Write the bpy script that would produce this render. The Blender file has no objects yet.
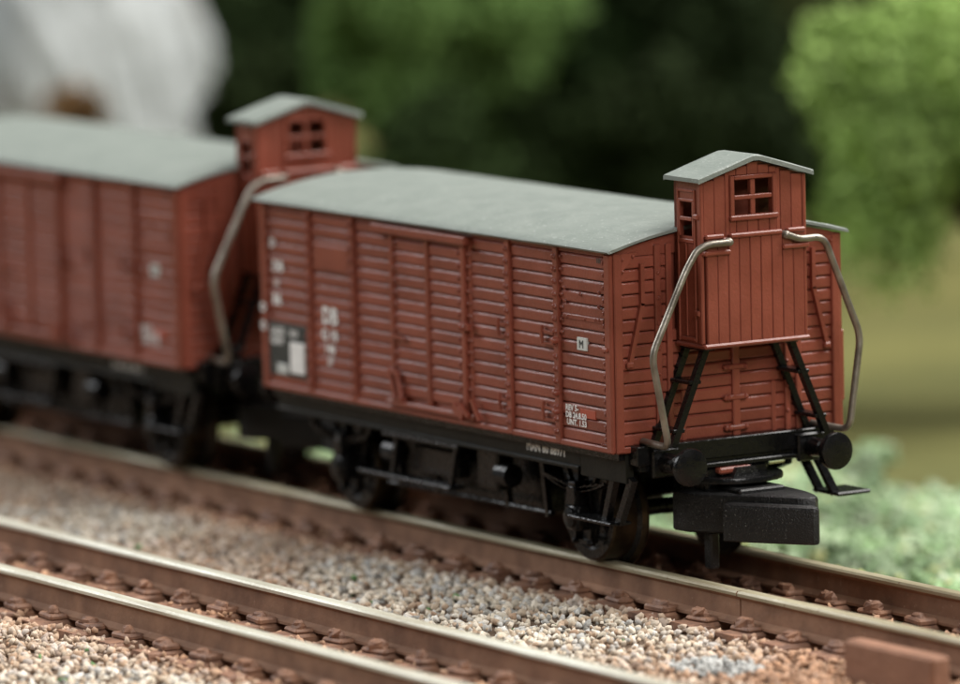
import bpy, bmesh, math, random
import numpy as np
from mathutils import Vector, Matrix

random.seed(7)
rng = np.random.default_rng(7)
S = 0.001            # everything is measured in millimetres (a tiny model railway) and stored in metres
scene = bpy.context.scene
col = scene.collection

# ------------------------------------------------------------------ camera
AZ, PT, ROLL, DIST, FPX = 0.5613, 0.1254, 0.022, 316.136, 6568.17
AIM = np.array([-21.114, 0.0, 8.276])
FW = np.array([-math.cos(PT) * math.cos(AZ), math.cos(PT) * math.sin(AZ), -math.sin(PT)])
CAM = AIM - FW * DIST
_r = np.cross(FW, [0, 0, 1]); _r /= np.linalg.norm(_r)
_u = np.cross(_r, FW)
RT = math.cos(ROLL) * _r - math.sin(ROLL) * _u
UP = math.sin(ROLL) * _r + math.cos(ROLL) * _u


def proj(P):
    d = np.atleast_2d(P) - CAM
    z = d @ FW
    return np.stack([480 + FPX * (d @ RT) / z, 342 - FPX * (d @ UP) / z], 1)


def at_depth(x, y, depth):
    return CAM + (FW + RT * (x - 480) / FPX - UP * (y - 342) / FPX) * depth


cam_data = bpy.data.cameras.new('camera')
cam = bpy.data.objects.new('camera', cam_data)
col.objects.link(cam)
m = Matrix.Identity(4)
for i in range(3):
    m[i][0], m[i][1], m[i][2], m[i][3] = RT[i], UP[i], -FW[i], CAM[i] * S
cam.matrix_world = m
cam_data.sensor_width = 36.0
cam_data.lens = FPX / 960 * 36
cam_data.clip_start = 0.004
cam_data.clip_end = 20.0
cam_data.dof.use_dof = True
cam_data.dof.focus_distance = 0.2945
cam_data.dof.aperture_fstop = 53.0
scene.camera = cam

# ------------------------------------------------------------------ light
world = bpy.data.worlds.new('World')
scene.world = world
world.use_nodes = True
bg = world.node_tree.nodes['Background']
bg.inputs[0].default_value = (0.86, 0.93, 1.0, 1)
bg.inputs[1].default_value = 0.025


def softbox(name, loc, target, sx, sy, power, colour):
    l = bpy.data.lights.new(name, 'AREA')
    l.shape = 'RECTANGLE'; l.size = sx; l.size_y = sy
    l.energy = power; l.color = colour
    o = bpy.data.objects.new(name, l)
    col.objects.link(o)
    o.location = loc
    o.rotation_euler = (Vector(target) - Vector(loc)).to_track_quat('-Z', 'Y').to_euler()
    return o


softbox('overhead_softbox', (0.04, 0.25, 0.44), (-0.01, -0.01, 0.0), 0.44, 0.44, 6.6, (1.0, 0.97, 0.93))
softbox('side_softbox', (-0.48, -0.34, 0.36), (-0.015, 0.0, 0.01), 0.42, 0.34, 3.6, (0.96, 0.98, 1.0))
softbox('end_softbox', (0.58, -0.10, 0.34), (0.0, 0.0, 0.01), 0.26, 0.26, 2.2, (1.0, 0.97, 0.94))

scene.view_settings.view_transform = 'Standard'
scene.view_settings.look = 'None'
scene.view_settings.exposure = 0.0
scene.view_settings.gamma = 1.0
scene.view_settings.use_curve_mapping = False
scene.render.engine = 'CYCLES'
scene.cycles.use_denoising = True
scene.cycles.max_bounces = 6
scene.cycles.diffuse_bounces = 3
scene.cycles.glossy_bounces = 3
scene.render.film_transparent = False

# ------------------------------------------------------------------ materials
MATS = {}


def mat(name, c1, c2=None, nscale=1.5, rough=0.5, rvar=0.08, bump=0.0, bscale=6.0, metal=0.0, spec=0.5,
        specks=None, attr=None, sheen=0.0, streak=None, rand=0.0):
    """procedural principled material; scales are features per millimetre"""
    mt = bpy.data.materials.new(name)
    mt.use_nodes = True
    nt = mt.node_tree
    N, Lk = nt.nodes, nt.links
    b = N['Principled BSDF']
    geo = N.new('ShaderNodeNewGeometry')
    mm = N.new('ShaderNodeVectorMath'); mm.operation = 'SCALE'; mm.inputs['Scale'].default_value = 1000.0
    Lk.new(geo.outputs['Position'], mm.inputs[0])
    vec = mm.outputs[0]
    if streak:
        mp = N.new('ShaderNodeMapping'); mp.inputs['Scale'].default_value = streak
        Lk.new(vec, mp.inputs[0]); vec2 = mp.outputs[0]
    else:
        vec2 = vec
    nz = N.new('ShaderNodeTexNoise'); nz.inputs['Scale'].default_value = nscale; nz.inputs['Detail'].default_value = 5
    Lk.new(vec2, nz.inputs['Vector'])
    ramp = N.new('ShaderNodeMapRange'); ramp.inputs[1].default_value = 0.32; ramp.inputs[2].default_value = 0.68
    Lk.new(nz.outputs[0], ramp.inputs[0])
    mix = N.new('ShaderNodeMix'); mix.data_type = 'RGBA'
    mix.inputs[6].default_value = (*c1, 1); mix.inputs[7].default_value = (*(c2 or c1), 1)
    Lk.new(ramp.outputs[0], mix.inputs[0])
    colour = mix.outputs[2]
    if attr:
        at = N.new('ShaderNodeAttribute'); at.attribute_name = attr
        mul = N.new('ShaderNodeMix'); mul.data_type = 'RGBA'; mul.blend_type = 'MULTIPLY'; mul.inputs[0].default_value = 1
        Lk.new(colour, mul.inputs[6]); Lk.new(at.outputs['Color'], mul.inputs[7])
        colour = mul.outputs[2]
    if specks:
        sc_, thr, sc_col, amt = specks
        n2 = N.new('ShaderNodeTexNoise'); n2.inputs['Scale'].default_value = sc_; n2.inputs['Detail'].default_value = 2
        Lk.new(vec, n2.inputs['Vector'])
        r2 = N.new('ShaderNodeMapRange'); r2.inputs[1].default_value = thr; r2.inputs[2].default_value = thr + 0.06
        r2.inputs[4].default_value = amt
        Lk.new(n2.outputs[0], r2.inputs[0])
        m2 = N.new('ShaderNodeMix'); m2.data_type = 'RGBA'; m2.inputs[7].default_value = (*sc_col, 1)
        Lk.new(r2.outputs[0], m2.inputs[0]); Lk.new(colour, m2.inputs[6])
        colour = m2.outputs[2]
    if rand:
        oi = N.new('ShaderNodeObjectInfo')
        mr = N.new('ShaderNodeMapRange'); mr.inputs[3].default_value = 1 - rand; mr.inputs[4].default_value = 1 + rand
        Lk.new(oi.outputs['Random'], mr.inputs[0])
        mv = N.new('ShaderNodeVectorMath'); mv.operation = 'SCALE'
        Lk.new(colour, mv.inputs[0]); Lk.new(mr.outputs[0], mv.inputs['Scale'])
        colour = mv.outputs[0]
    Lk.new(colour, b.inputs['Base Color'])
    rr = N.new('ShaderNodeMapRange'); rr.inputs[3].default_value = rough - rvar; rr.inputs[4].default_value = rough + rvar
    nr = N.new('ShaderNodeTexNoise'); nr.inputs['Scale'].default_value = nscale * 2.3
    Lk.new(vec, nr.inputs['Vector']); Lk.new(nr.outputs[0], rr.inputs[0]); Lk.new(rr.outputs[0], b.inputs['Roughness'])
    b.inputs['Metallic'].default_value = metal
    b.inputs['Specular IOR Level'].default_value = spec
    if sheen:
        b.inputs['Sheen Weight'].default_value = sheen
    if bump:
        nb = N.new('ShaderNodeTexNoise'); nb.inputs['Scale'].default_value = bscale; nb.inputs['Detail'].default_value = 3
        Lk.new(vec, nb.inputs['Vector'])
        bp = N.new('ShaderNodeBump'); bp.inputs['Strength'].default_value = 1.0; bp.inputs['Distance'].default_value = bump * S
        Lk.new(nb.outputs[0], bp.inputs['Height']); Lk.new(bp.outputs[0], b.inputs['Normal'])
    MATS[name] = mt
    return mt


mat('red_paint', (0.200, 0.049, 0.030), (0.262, 0.070, 0.044), 0.45, 0.34, 0.08, bump=0.024, bscale=6.5, spec=0.5,
    specks=(7.0, 0.70, (0.36, 0.13, 0.095), 0.4), rand=0.10)
mat('roof_paint', (0.172, 0.198, 0.178), (0.205, 0.230, 0.208), 0.8, 0.55, 0.10, bump=0.03, bscale=4.5, spec=0.4,
    specks=(5.5, 0.66, (0.50, 0.53, 0.50), 0.5))
mat('black_plastic', (0.0035, 0.0035, 0.004), (0.007, 0.007, 0.007), 1.0, 0.27, 0.08, bump=0.03, bscale=4, spec=0.34)
mat('sole_black', (0.006, 0.0065, 0.005), (0.012, 0.012, 0.009), 1.0, 0.42, 0.10, bump=0.015, bscale=5, spec=0.2)
mat('coupler_black', (0.004, 0.004, 0.0045), (0.008, 0.008, 0.008), 1.2, 0.40, 0.10, bump=0.045, bscale=12, spec=0.5,
    specks=(11.0, 0.66, (0.14, 0.14, 0.13), 0.8))
mat('wire_metal', (0.36, 0.33, 0.28), (0.16, 0.14, 0.115), 0.9, 0.42, 0.12, bump=0.02, bscale=4, metal=0.75)
mat('bronze_rim', (0.085, 0.06, 0.035), (0.03, 0.022, 0.014), 1.2, 0.35, 0.1, metal=0.9)
mat('rail_top', (0.42, 0.38, 0.26), (0.25, 0.21, 0.13), 0.5, 0.42, 0.12, bump=0.02, bscale=4, metal=0.15,
    streak=(0.25, 2.0, 2.0), specks=(3.0, 0.68, (0.19, 0.12, 0.07), 0.7))
mat('rail_top_bright', (0.64, 0.64, 0.54), (0.40, 0.37, 0.28), 0.5, 0.36, 0.12, bump=0.02, bscale=4, metal=0.15,
    streak=(0.25, 2.0, 2.0), specks=(3.0, 0.70, (0.24, 0.17, 0.11), 0.7))
mat('rail_rust', (0.29, 0.160, 0.098), (0.170, 0.090, 0.056), 0.6, 0.78, 0.1, bump=0.03, bscale=3.5, spec=0.25,
    specks=(4.0, 0.68, (0.33, 0.22, 0.15), 0.6))
mat('sleeper_brown', (0.290, 0.150, 0.090), (0.130, 0.068, 0.046), 1.3, 0.62, 0.12, bump=0.05, bscale=3.0, spec=0.35,
    specks=(3.5, 0.66, (0.33, 0.21, 0.15), 0.6))
mat('gravel', (0.92, 0.92, 0.92), (1.0, 1.0, 1.0), 2.5, 0.86, 0.08, bump=0.03, bscale=6, spec=0.25, attr='tint')
mat('ballast_bed', (0.17, 0.115, 0.08), (0.10, 0.07, 0.05), 1.2, 0.95, 0.04, bump=0.15, bscale=2.0, spec=0.1)
mat('soil', (0.150, 0.142, 0.050), (0.070, 0.074, 0.028), 0.05, 0.95, 0.03, bump=0.3, bscale=0.8, spec=0.1)
mat('turf', (0.9, 0.9, 0.9), (1, 1, 1), 0.5, 0.9, 0.05, attr='tint', spec=0.15)
mat('leaf', (0.80, 0.80, 0.80), (1, 1, 1), 0.3, 0.85, 0.08, attr='tint', spec=0.06)
mat('bark', (0.09, 0.06, 0.04), (0.05, 0.035, 0.025), 0.8, 0.9, 0.05, bump=0.2, bscale=1.5, spec=0.15)
mat('pale_rock', (0.54, 0.57, 0.57), (0.30, 0.32, 0.32), 0.10, 0.85, 0.05, bump=0.5, bscale=0.6, spec=0.2,
    specks=(0.09, 0.60, (0.24, 0.22, 0.19), 0.6))
mat('white_print', (0.86, 0.86, 0.83), (0.76, 0.76, 0.74), 2.0, 0.6, 0.05)
mat('black_print', (0.020, 0.023, 0.020), (0.034, 0.036, 0.030), 1.0, 0.55, 0.05)
mat('grey_print', (0.55, 0.57, 0.54), None, 1.0, 0.55, 0.05)
mat('orange_print', (0.36, 0.065, 0.03), None, 1.0, 0.55, 0.05)
mat('block_brown', (0.30, 0.155, 0.098), (0.23, 0.118, 0.075), 0.6, 0.75, 0.08, bump=0.05, bscale=2.5, spec=0.25)


# ------------------------------------------------------------------ mesh builder (millimetres)
class MB:
    def __init__(self):
        self.v, self.f, self.m = [], [], []

    def add(self, verts, faces, mi=0):
        n = len(self.v)
        self.v += [tuple(p) for p in verts]
        self.f += [tuple(n + i for i in f) for f in faces]
        self.m += [mi] * len(faces)
        return self

    def box(self, x0, x1, y0, y1, z0, z1, ch=0.0, mi=0):
        if ch <= 0:
            v = [(x, y, z) for x in (x0, x1) for y in (y0, y1) for z in (z0, z1)]
            return self.add(v, [(0, 1, 3, 2), (4, 6, 7, 5), (0, 4, 5, 1), (2, 3, 7, 6), (0, 2, 6, 4), (1, 5, 7, 3)], mi)
        ch = min(ch, (x1 - x0) * .45, (y1 - y0) * .45, (z1 - z0) * .45)
        X, Y, Z = (x0, x1), (y0, y1), (z0, z1)
        v, idx = [], {}
        for i in (0, 1):
            for j in (0, 1):
                for k in (0, 1):
                    sx, sy, sz = (1, -1)[i] * ch, (1, -1)[j] * ch, (1, -1)[k] * ch
                    idx[i, j, k, 0] = len(v); v.append((X[i], Y[j] + sy, Z[k] + sz))
                    idx[i, j, k, 1] = len(v); v.append((X[i] + sx, Y[j], Z[k] + sz))
                    idx[i, j, k, 2] = len(v); v.append((X[i] + sx, Y[j] + sy, Z[k]))
        g = lambda i, j, k, a: idx[i, j, k, a]
        F = []
        for i in (0, 1):
            F.append([g(i, 0, 0, 0), g(i, 1, 0, 0), g(i, 1, 1, 0), g(i, 0, 1, 0)])
            F.append([g(0, i, 0, 1), g(1, i, 0, 1), g(1, i, 1, 1), g(0, i, 1, 1)])
            F.append([g(0, 0, i, 2), g(1, 0, i, 2), g(1, 1, i, 2), g(0, 1, i, 2)])
        for a in (0, 1):
            for b in (0, 1):
                F.append([g(a, b, 0, 0), g(a, b, 0, 1), g(a, b, 1, 1), g(a, b, 1, 0)])
                F.append([g(a, 0, b, 0), g(a, 0, b, 2), g(a, 1, b, 2), g(a, 1, b, 0)])
                F.append([g(0, a, b, 1), g(0, a, b, 2), g(1, a, b, 2), g(1, a, b, 1)])
        for i in (0, 1):
            for j in (0, 1):
                for k in (0, 1):
                    F.append([g(i, j, k, 0), g(i, j, k, 1), g(i, j, k, 2)])
        c = np.array([(x0 + x1) / 2, (y0 + y1) / 2, (z0 + z1) / 2])
        va = np.array(v)
        out = []
        for f in F:
            p = va[f]
            nrm = np.cross(p[1] - p[0], p[2] - p[0])
            out.append(f if nrm @ (p.mean(0) - c) > 0 else f[::-1])
        return self.add(v, out, mi)

    def tube(self, pts, r, n=10, mi=0, cap=True):
        pts = [Vector(p) for p in pts]
        rs = r if hasattr(r, '__len__') else [r] * len(pts)
        v, f = [], []
        t = (pts[1] - pts[0]).normalized()
        a = t.orthogonal().normalized()
        for i, p in enumerate(pts):
            if i == 0: t = (pts[1] - pts[0])
            elif i == len(pts) - 1: t = (pts[-1] - pts[-2])
            else: t = (pts[i + 1] - pts[i]).normalized() + (pts[i] - pts[i - 1]).normalized()
            t.normalize()
            a = (a - t * a.dot(t)).normalized()
            b = t.cross(a)
            for k in range(n):
                w = 2 * math.pi * k / n
                v.append(p + (a * math.cos(w) + b * math.sin(w)) * rs[i])
        for i in range(len(pts) - 1):
            for k in range(n):
                k2 = (k + 1) % n
                f.append((i * n + k, i * n + k2, (i + 1) * n + k2, (i + 1) * n + k))
        if cap:
            f.append(tuple(range(n))[::-1])
            f.append(tuple((len(pts) - 1) * n + k for k in range(n)))
        return self.add(v, f, mi)

    def bar(self, p0, p1, w, h, up=(0, 0, 1), mi=0):
        """flat bar from p0 to p1, w across (perpendicular to up), h along up"""
        p0, p1 = Vector(p0), Vector(p1)
        t = (p1 - p0).normalized()
        s = t.cross(Vector(up)).normalized()
        u = s.cross(t).normalized()
        v = []
        for p in (p0, p1):
            for a, b in ((-1, -1), (1, -1), (1, 1), (-1, 1)):
                v.append(p + s * a * w / 2 + u * b * h / 2)
        return self.add(v, [(3, 2, 1, 0), (4, 5, 6, 7), (0, 1, 5, 4), (1, 2, 6, 5), (2, 3, 7, 6), (3, 0, 4, 7)], mi)

    def rings(self, rings, mi=0, close=True, cap0=True, cap1=True):
        """rings: lists of equal length of points"""
        n = len(rings[0]); v = [p for r_ in rings for p in r_]; f = []
        for i in range(len(rings) - 1):
            for k in range(n if close else n - 1):
                k2 = (k + 1) % n
                f.append((i * n + k, i * n + k2, (i + 1) * n + k2, (i + 1) * n + k))
        if cap0: f.append(tuple(range(n))[::-1])
        if cap1: f.append(tuple((len(rings) - 1) * n + k for k in range(n)))
        return self.add(v, f, mi)

    def prism(self, poly, z0, z1, ch=0.0, mi=0, bottom_ch=0.0):
        """polygon (x, y) extruded in z, counter-clockwise, top edge chamfered"""
        c = np.mean(poly, 0)

        def inset(d):
            out = []
            n = len(poly)
            for i in range(n):
                p, a, b = np.array(poly[i]), np.array(poly[i - 1]), np.array(poly[(i + 1) % n])
                e1 = (p - a) / np.linalg.norm(p - a); e2 = (b - p) / np.linalg.norm(b - p)
                n1 = np.array([-e1[1], e1[0]]); n2 = np.array([-e2[1], e2[0]])
                h = n1 + n2; h /= max(1e-6, np.linalg.norm(h))
                out.append(p + h * d / max(0.35, h @ n1))
            return out
        R = []
        if bottom_ch: R += [[(*p, z0) for p in inset(bottom_ch)], [(*p, z0 + bottom_ch) for p in poly]]
        else: R += [[(*p, z0) for p in poly]]
        if ch:
            R += [[(*p, z1 - ch) for p in poly], [(*p, z1 - ch * .3) for p in inset(ch * .3)], [(*p, z1) for p in inset(ch)]]
        else: R += [[(*p, z1) for p in poly]]
        return self.rings(R, mi)

    def extrude_x(self, prof, x0, x1, mi=0):
        """profile of (y, z) counter-clockwise seen from +x, extruded along x"""
        return self.rings([[(x0, y, z) for y, z in prof], [(x1, y, z) for y, z in prof]], mi)

    def dome(self, p, r, axis, h=1.15, n=8, mi=0):
        """small rivet head pointing along axis ('x+','y-','y+')"""
        R = []
        for rr, d in ((1, 0), (.8, .55 * h), (.35, .92 * h)):
            ring = []
            for k in range(n):
                w = 2 * math.pi * k / n
                a, b = r * rr * math.cos(w), r * rr * math.sin(w)
                ring.append({'x+': (p[0] + d * r, p[1] + a, p[2] + b), 'y-': (p[0] + a, p[1] - d * r, p[2] + b),
                             'y+': (p[0] - a, p[1] + d * r, p[2] + b), 'z+': (p[0] + a, p[1] + b, p[2] + d * r)}[axis])
            R.append(ring)
        return self.rings(R, mi, cap0=False)

    def lathe(self, prof, c, axis='x', n=28, mi=0, cap0=True, cap1=True):
        """prof: (along, radius) list; c: centre; axis x or y"""
        R = []
        for d, r in prof:
            ring = []
            for k in range(n):
                w = 2 * math.pi * k / n
                a, b = r * math.cos(w), r * math.sin(w)
                ring.append((c[0] + d, c[1] + a, c[2] + b) if axis == 'x' else (c[0] - a, c[1] + d, c[2] + b))
            R.append(ring)
        return self.rings(R, mi, cap0=cap0, cap1=cap1)

    def mesh(self, name, mats, smooth=False):
        me = bpy.data.meshes.new(name)
        v = np.array(self.v, float) * S
        me.from_pydata(v.tolist(), [], self.f)
        for k in ([mats] if isinstance(mats, str) else mats):
            me.materials.append(MATS[k])
        if len(set(self.m)) > 1:
            me.polygons.foreach_set('material_index', self.m)
        me.update()
        if smooth:
            me.polygons.foreach_set('use_smooth', [True] * len(me.polygons))
            try: me.set_sharp_from_angle(angle=math.radians(42))
            except Exception: pass
        return me


def link(name, me, parent=None, loc=(0, 0, 0), rot=(0, 0, 0)):
    o = bpy.data.objects.new(name, me)
    col.objects.link(o)
    o.parent = parent
    o.location = Vector(loc) * S
    o.rotation_euler = rot
    return o


def tag(o, label=None, cat=None, group=None, kind=None):
    if label: o['label'] = label
    if cat: o['category'] = cat
    if group: o['group'] = group
    if kind: o['kind'] = kind
    return o


def copy_tree(o, parent=None, depth=9):
    c = o.copy(); col.objects.link(c); c.parent = parent
    if depth > 0:
        for ch in [k for k in bpy.data.objects if k.parent == o]:
            copy_tree(ch, c, depth - 1)
    return c


def rounded(path, rad, n=5):
    """round the corners of a polyline"""
    P = [Vector(p) for p in path]
    out = [P[0]]
    for i in range(1, len(P) - 1):
        a, b, c = P[i - 1], P[i], P[i + 1]
        r1 = min(rad, (b - a).length * .45, (c - b).length * .45)
        p0 = b + (a - b).normalized() * r1; p2 = b + (c - b).normalized() * r1
        for k in range(n + 1):
            t = k / n
            out.append(p0 * (1 - t) ** 2 + b * 2 * t * (1 - t) + p2 * t * t)
    out.append(P[-1])
    return out


# ================================================================== THE SETTING
# ground sheet, with the ballast bed laid over it
def land(y):
    t = min(1.0, max(0.0, (y - 7.0) / 7.0))
    return -2.35 - 4.0 * t * t * (3 - 2 * t)


me = bpy.data.meshes.new('ground')
bm = bmesh.new()
G = 60
xs = np.concatenate([[-1600], np.linspace(-420, 120, G), [900]]); ys = np.concatenate([[-800], np.linspace(-70, 330, 130), [1200]])
vv = [[bm.verts.new((x * S, y * S, (land(y) + (0.6 * math.sin(x * .11 + y * .07) * math.sin(y * .13 - x * .03) if y > 14 else 0)) * S)) for x in xs] for y in ys]
for j in range(len(ys) - 1):
    for i in range(len(xs) - 1):
        bm.faces.new((vv[j][i], vv[j][i + 1], vv[j + 1][i + 1], vv[j + 1][i]))
bm.to_mesh(me); bm.free()
me.materials.append(MATS['soil'])
me.polygons.foreach_set('use_smooth', [True] * len(me.polygons))
tag(link('ground', me), 'olive brown ground of the layout behind the tracks', kind='structure')

b = MB()
b.rings([[(-190, -60, -2.3), (-190, -58, -1.95), (-190, 6.3, -1.95), (-190, 8.6, -2.3)],
         [(90, -60, -2.3), (90, -58, -1.95), (90, 6.3, -1.95), (90, 8.6, -2.3)]], close=False, cap0=False, cap1=False)
tag(link('ballast_bed', b.mesh('ballast_bed', 'ballast_bed')), 'brown bed under the loose ballast stones', kind='structure')

# ------------------------------------------------------------------ tracks
TRACKS = [(0.0, 3.5), (-22.55, 3.4)]


def rail_profile(yc):
    h = [(-.50, -1.5), (.50, -1.5), (.50, -1.38), (.16, -1.20), (.13, -.42), (.34, -.24), (.35, -.10), (.26, 0.0),
         (-.26, 0.0), (-.35, -.10), (-.34, -.24), (-.13, -.42), (-.16, -1.20), (-.50, -1.38)]
    return [(yc + y, z) for y, z in h]


def make_rail(name, parent, yc, x0, x1, top):
    b = MB()
    prof = rail_profile(yc)
    n = int((x1 - x0) / 2.5) + 1
    R = []
    for i in range(n + 1):
        x = x0 + (x1 - x0) * i / n
        R.append([(x, y + rng.normal(0, .006), z + rng.normal(0, .005)) for y, z in prof])
    b.rings(R)
    # head faces polished, the rest rusty
    np_ = len(prof)
    for i in range(n):
        for k in range(np_):
            b.m[i * np_ + k] = 1 if k in (5, 6, 7, 8, 9) else 0
    me = b.mesh(name, ['rail_rust', top])
    return link(name, me, parent)


def lump(cx, cy, cz, sx, sy, sz, seed, mi=0, b=None):
    """a moulded chair: a slightly irregular rounded block"""
    r = random.Random(seed)
    R = []
    for (f, z) in ((1.0, 0), (1.0, .45), (.78, .85), (.45, 1.0)):
        ring = []
        for k in range(8):
            w = 2 * math.pi * (k + .5) / 8
            c, s = math.cos(w), math.sin(w)
            q = max(abs(c), abs(s))
            ring.append((cx + sx * f * c / q * .5 * (1 + r.uniform(-.26, .26)), cy + sy * f * s / q * .5 * (1 + r.uniform(-.26, .26)),
                         cz + sz * z * (1 + r.uniform(-.12, .12))))
        R.append(ring)
    (b or MB()).rings(R, mi)


PITCH = 3.45
chair_meshes = []
for q in range(14):
    b = MB(); rq = random.Random(q)
    b.box(-.72 + rq.uniform(-.12, .12), .72 + rq.uniform(-.12, .12), -.46, .46 + rq.uniform(-.1, .12), 0, .26 + rq.uniform(-.05, .08), .09)
    lump(rq.uniform(-.2, .2), -.05, .16, rq.uniform(.75, 1.25), rq.uniform(.5, .8), rq.uniform(.30, .48), q + 50, b=b)
    chair_meshes.append(b.mesh('rail_chair', 'sleeper_brown'))
sl_meshes = []
for q in range(4):
    b = MB()
    rr = random.Random(q)
    ring = lambda y: [(-.85 + rr.uniform(-.05, .05), y, -2.2), (.85 + rr.uniform(-.05, .05), y, -2.2), (.85 + rr.uniform(-.08, .08), y, -1.66 + rr.uniform(-.04, .02)),
                      (.72, y, -1.54), (-.72, y, -1.54), (-.85 + rr.uniform(-.08, .08), y, -1.66 + rr.uniform(-.04, .02))]
    b.rings([ring(y)[::-1] for y in np.linspace(-5.6, 5.6, 9)])
    sl_meshes.append(b.mesh('sleeper', 'sleeper_brown'))
track_roots = []
for ti, (yc, half) in enumerate(TRACKS):
    root = bpy.data.objects.new('railway_track', None); col.objects.link(root)
    root.location = (0, yc * S, 0)
    tag(root, ['rusty railway track that the boxcars stand on', 'empty railway track with bright worn rails in front of the train'][ti], 'railway track')
    track_roots.append(root)
    top = ['rail_top', 'rail_top_bright'][ti]
    if ti == 0:
        make_rail('rail', root, -half, -170, 5.95, top)
        make_rail('rail', root, -half, 6.03, 70, top)
        make_rail('rail', root, half, -170, 70, top)
    else:
        make_rail('rail', root, -half, -170, 70, top)
        make_rail('rail', root, half, -170, 70, top)
    k0 = 0
    x = -96.0 + ti * 1.3
    while x < 52:
        px = proj([[x, yc + 5, -1.5], [x, yc - 5, -1.5]])
        if px[:, 0].max() > -240 and px[:, 0].min() < 1200 and px[:, 1].min() < 860:
            s_ = link('sleeper', sl_meshes[k0 % 4], root, (x, 0, 0), (0, 0, random.uniform(-.01, .01)))
            for yy in (-half - .82, -half + .82, half - .82, half + .82):
                sgn = math.pi if yy in (-half + .82, half + .82) else 0
                link('rail_chair', chair_meshes[random.randrange(14)], s_, (random.uniform(-.06, .06), yy, -1.56), (0, 0, sgn + random.uniform(-.18, .18)))
        k0 += 1
        x += PITCH

# ------------------------------------------------------------------ loose ballast
protos = []
for q in range(40):
    bm = bmesh.new()
    pts = rng.normal(size=(11, 3)); pts /= np.linalg.norm(pts, axis=1)[:, None]
    pts *= np.array([1.0, rng.uniform(.65, .95), rng.uniform(.5, .85)]) * rng.uniform(.82, 1.12, (11, 1))
    for p in pts: bm.verts.new(p)
    bmesh.ops.convex_hull(bm, input=bm.verts)
    bmesh.ops.delete(bm, geom=[v for v in bm.verts if not v.link_faces], context='VERTS')
    bmesh.ops.triangulate(bm, faces=bm.faces)
    bm.verts.index_update()
    protos.append((np.array([v.co[:] for v in bm.verts]), np.array([[v.index for v in f.verts] for f in bm.faces])))
    bm.free()


def smooth_noise(x, y, seed):
    r = np.random.default_rng(seed); o = np.zeros_like(x)
    for k in range(6):
        a, b_, p = r.uniform(.12, .6), r.uniform(0, 6.28), r.uniform(0, 6.28)
        o += np.sin(a * (x * math.cos(b_) + y * math.sin(b_)) + p)
    return o / 6


def scatter_mesh(name, material, centers, sizes, colours, protos, squash=1.0):
    V, Fc, Cc = [], [], []
    off = 0
    n = len(centers)
    pid = rng.integers(0, len(protos), n)
    q = rng.normal(size=(n, 4)); q /= np.linalg.norm(q, axis=1)[:, None]
    for i in range(n):
        pv, pf = protos[pid[i]]
        w, x, y, z = q[i]
        R = np.array([[1 - 2 * (y * y + z * z), 2 * (x * y - z * w), 2 * (x * z + y * w)],
                      [2 * (x * y + z * w), 1 - 2 * (x * x + z * z), 2 * (y * z - x * w)],
                      [2 * (x * z - y * w), 2 * (y * z + x * w), 1 - 2 * (x * x + y * y)]])
        p = (pv * sizes[i]) @ R.T
        p[:, 2] *= squash
        V.append(p + centers[i]); Fc.append(pf + off); off += len(pv)
        Cc.append(np.repeat(colours[i][None], len(pv), 0))
    V = np.concatenate(V) * S; Fc = np.concatenate(Fc); Cc = np.concatenate(Cc)
    me = bpy.data.meshes.new(name)
    me.vertices.add(len(V)); me.vertices.foreach_set('co', V.astype(np.float32).ravel())
    me.loops.add(Fc.size); me.loops.foreach_set('vertex_index', Fc.astype(np.int32).ravel())
    me.polygons.add(len(Fc)); me.polygons.foreach_set('loop_start', np.arange(0, Fc.size, 3, dtype=np.int32))
    me.update(calc_edges=True); me.validate()
    a = me.attributes.new('tint', 'FLOAT_COLOR', 'POINT')
    a.data.foreach_set('color', np.concatenate([Cc, np.ones((len(Cc), 1))], 1).astype(np.float32).ravel())
    me.materials.append(MATS[material])
    return me


NST = 68000
cx = rng.uniform(-110, 50, NST); cy = rng.uniform(-44, 8.2, NST)
pp = proj(np.stack([cx, cy, np.full(NST, -1.8)], 1))
keep = (pp[:, 0] > -260) & (pp[:, 0] < 1220) & (pp[:, 1] < 880)
cx, cy, pp = cx[keep], cy[keep], pp[keep]
n = len(cx)
yr = np.array([t[0] + s * t[1] for t in TRACKS for s in (-1, 1)])
dr = np.abs(cy[:, None] - yr[None]).min(1)
tc = np.array([t[0] for t in TRACKS])
inside = (np.abs(cy[:, None] - tc[None]).min(1) < 3.3)
size = rng.uniform(.13, .32, n)
size = np.where(rng.random(n) < .05, size * 1.3, size)
# sleepers: stones sink between and are swept off them under the rails
near_track = np.abs(cy[:, None] - tc[None]).min(1) < 4.9
lvl = np.where(near_track, -1.93, -1.80 + .10 * smooth_noise(cx, cy, 3))
lvl = np.where(cy > 5.0, -2.0 - (cy - 5.0) * .1, lvl)
cz = lvl + rng.uniform(-.10, .16, n)
cz = np.where(dr < .75, np.minimum(cz, -1.95), cz)
ph = np.where(np.abs(cy) < 12, (cx + 96.0) % PITCH, (cx + 96.0 - 1.3) % PITCH)
on_sl = (np.minimum(ph, PITCH - ph) < .95)
drop = near_track & on_sl & (rng.random(n) < np.where(inside, .80, .72))
drop |= (dr < .9) & (rng.random(n) < .6)
cz = np.where(near_track & on_sl, cz + .28, cz)
k = ~drop
cx, cy, cz, size, dr, inside, n = cx[k], cy[k], cz[k], size[k], dr[k], inside[k], int(k.sum())
pal = 1.3 * np.array([[.58, .52, .43], [.50, .44, .35], [.44, .355, .265], [.38, .28, .20], [.50, .485, .45], [.36, .355, .335], [.20, .19, .17], [.66, .61, .53], [.28, .19, .13]])
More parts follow.
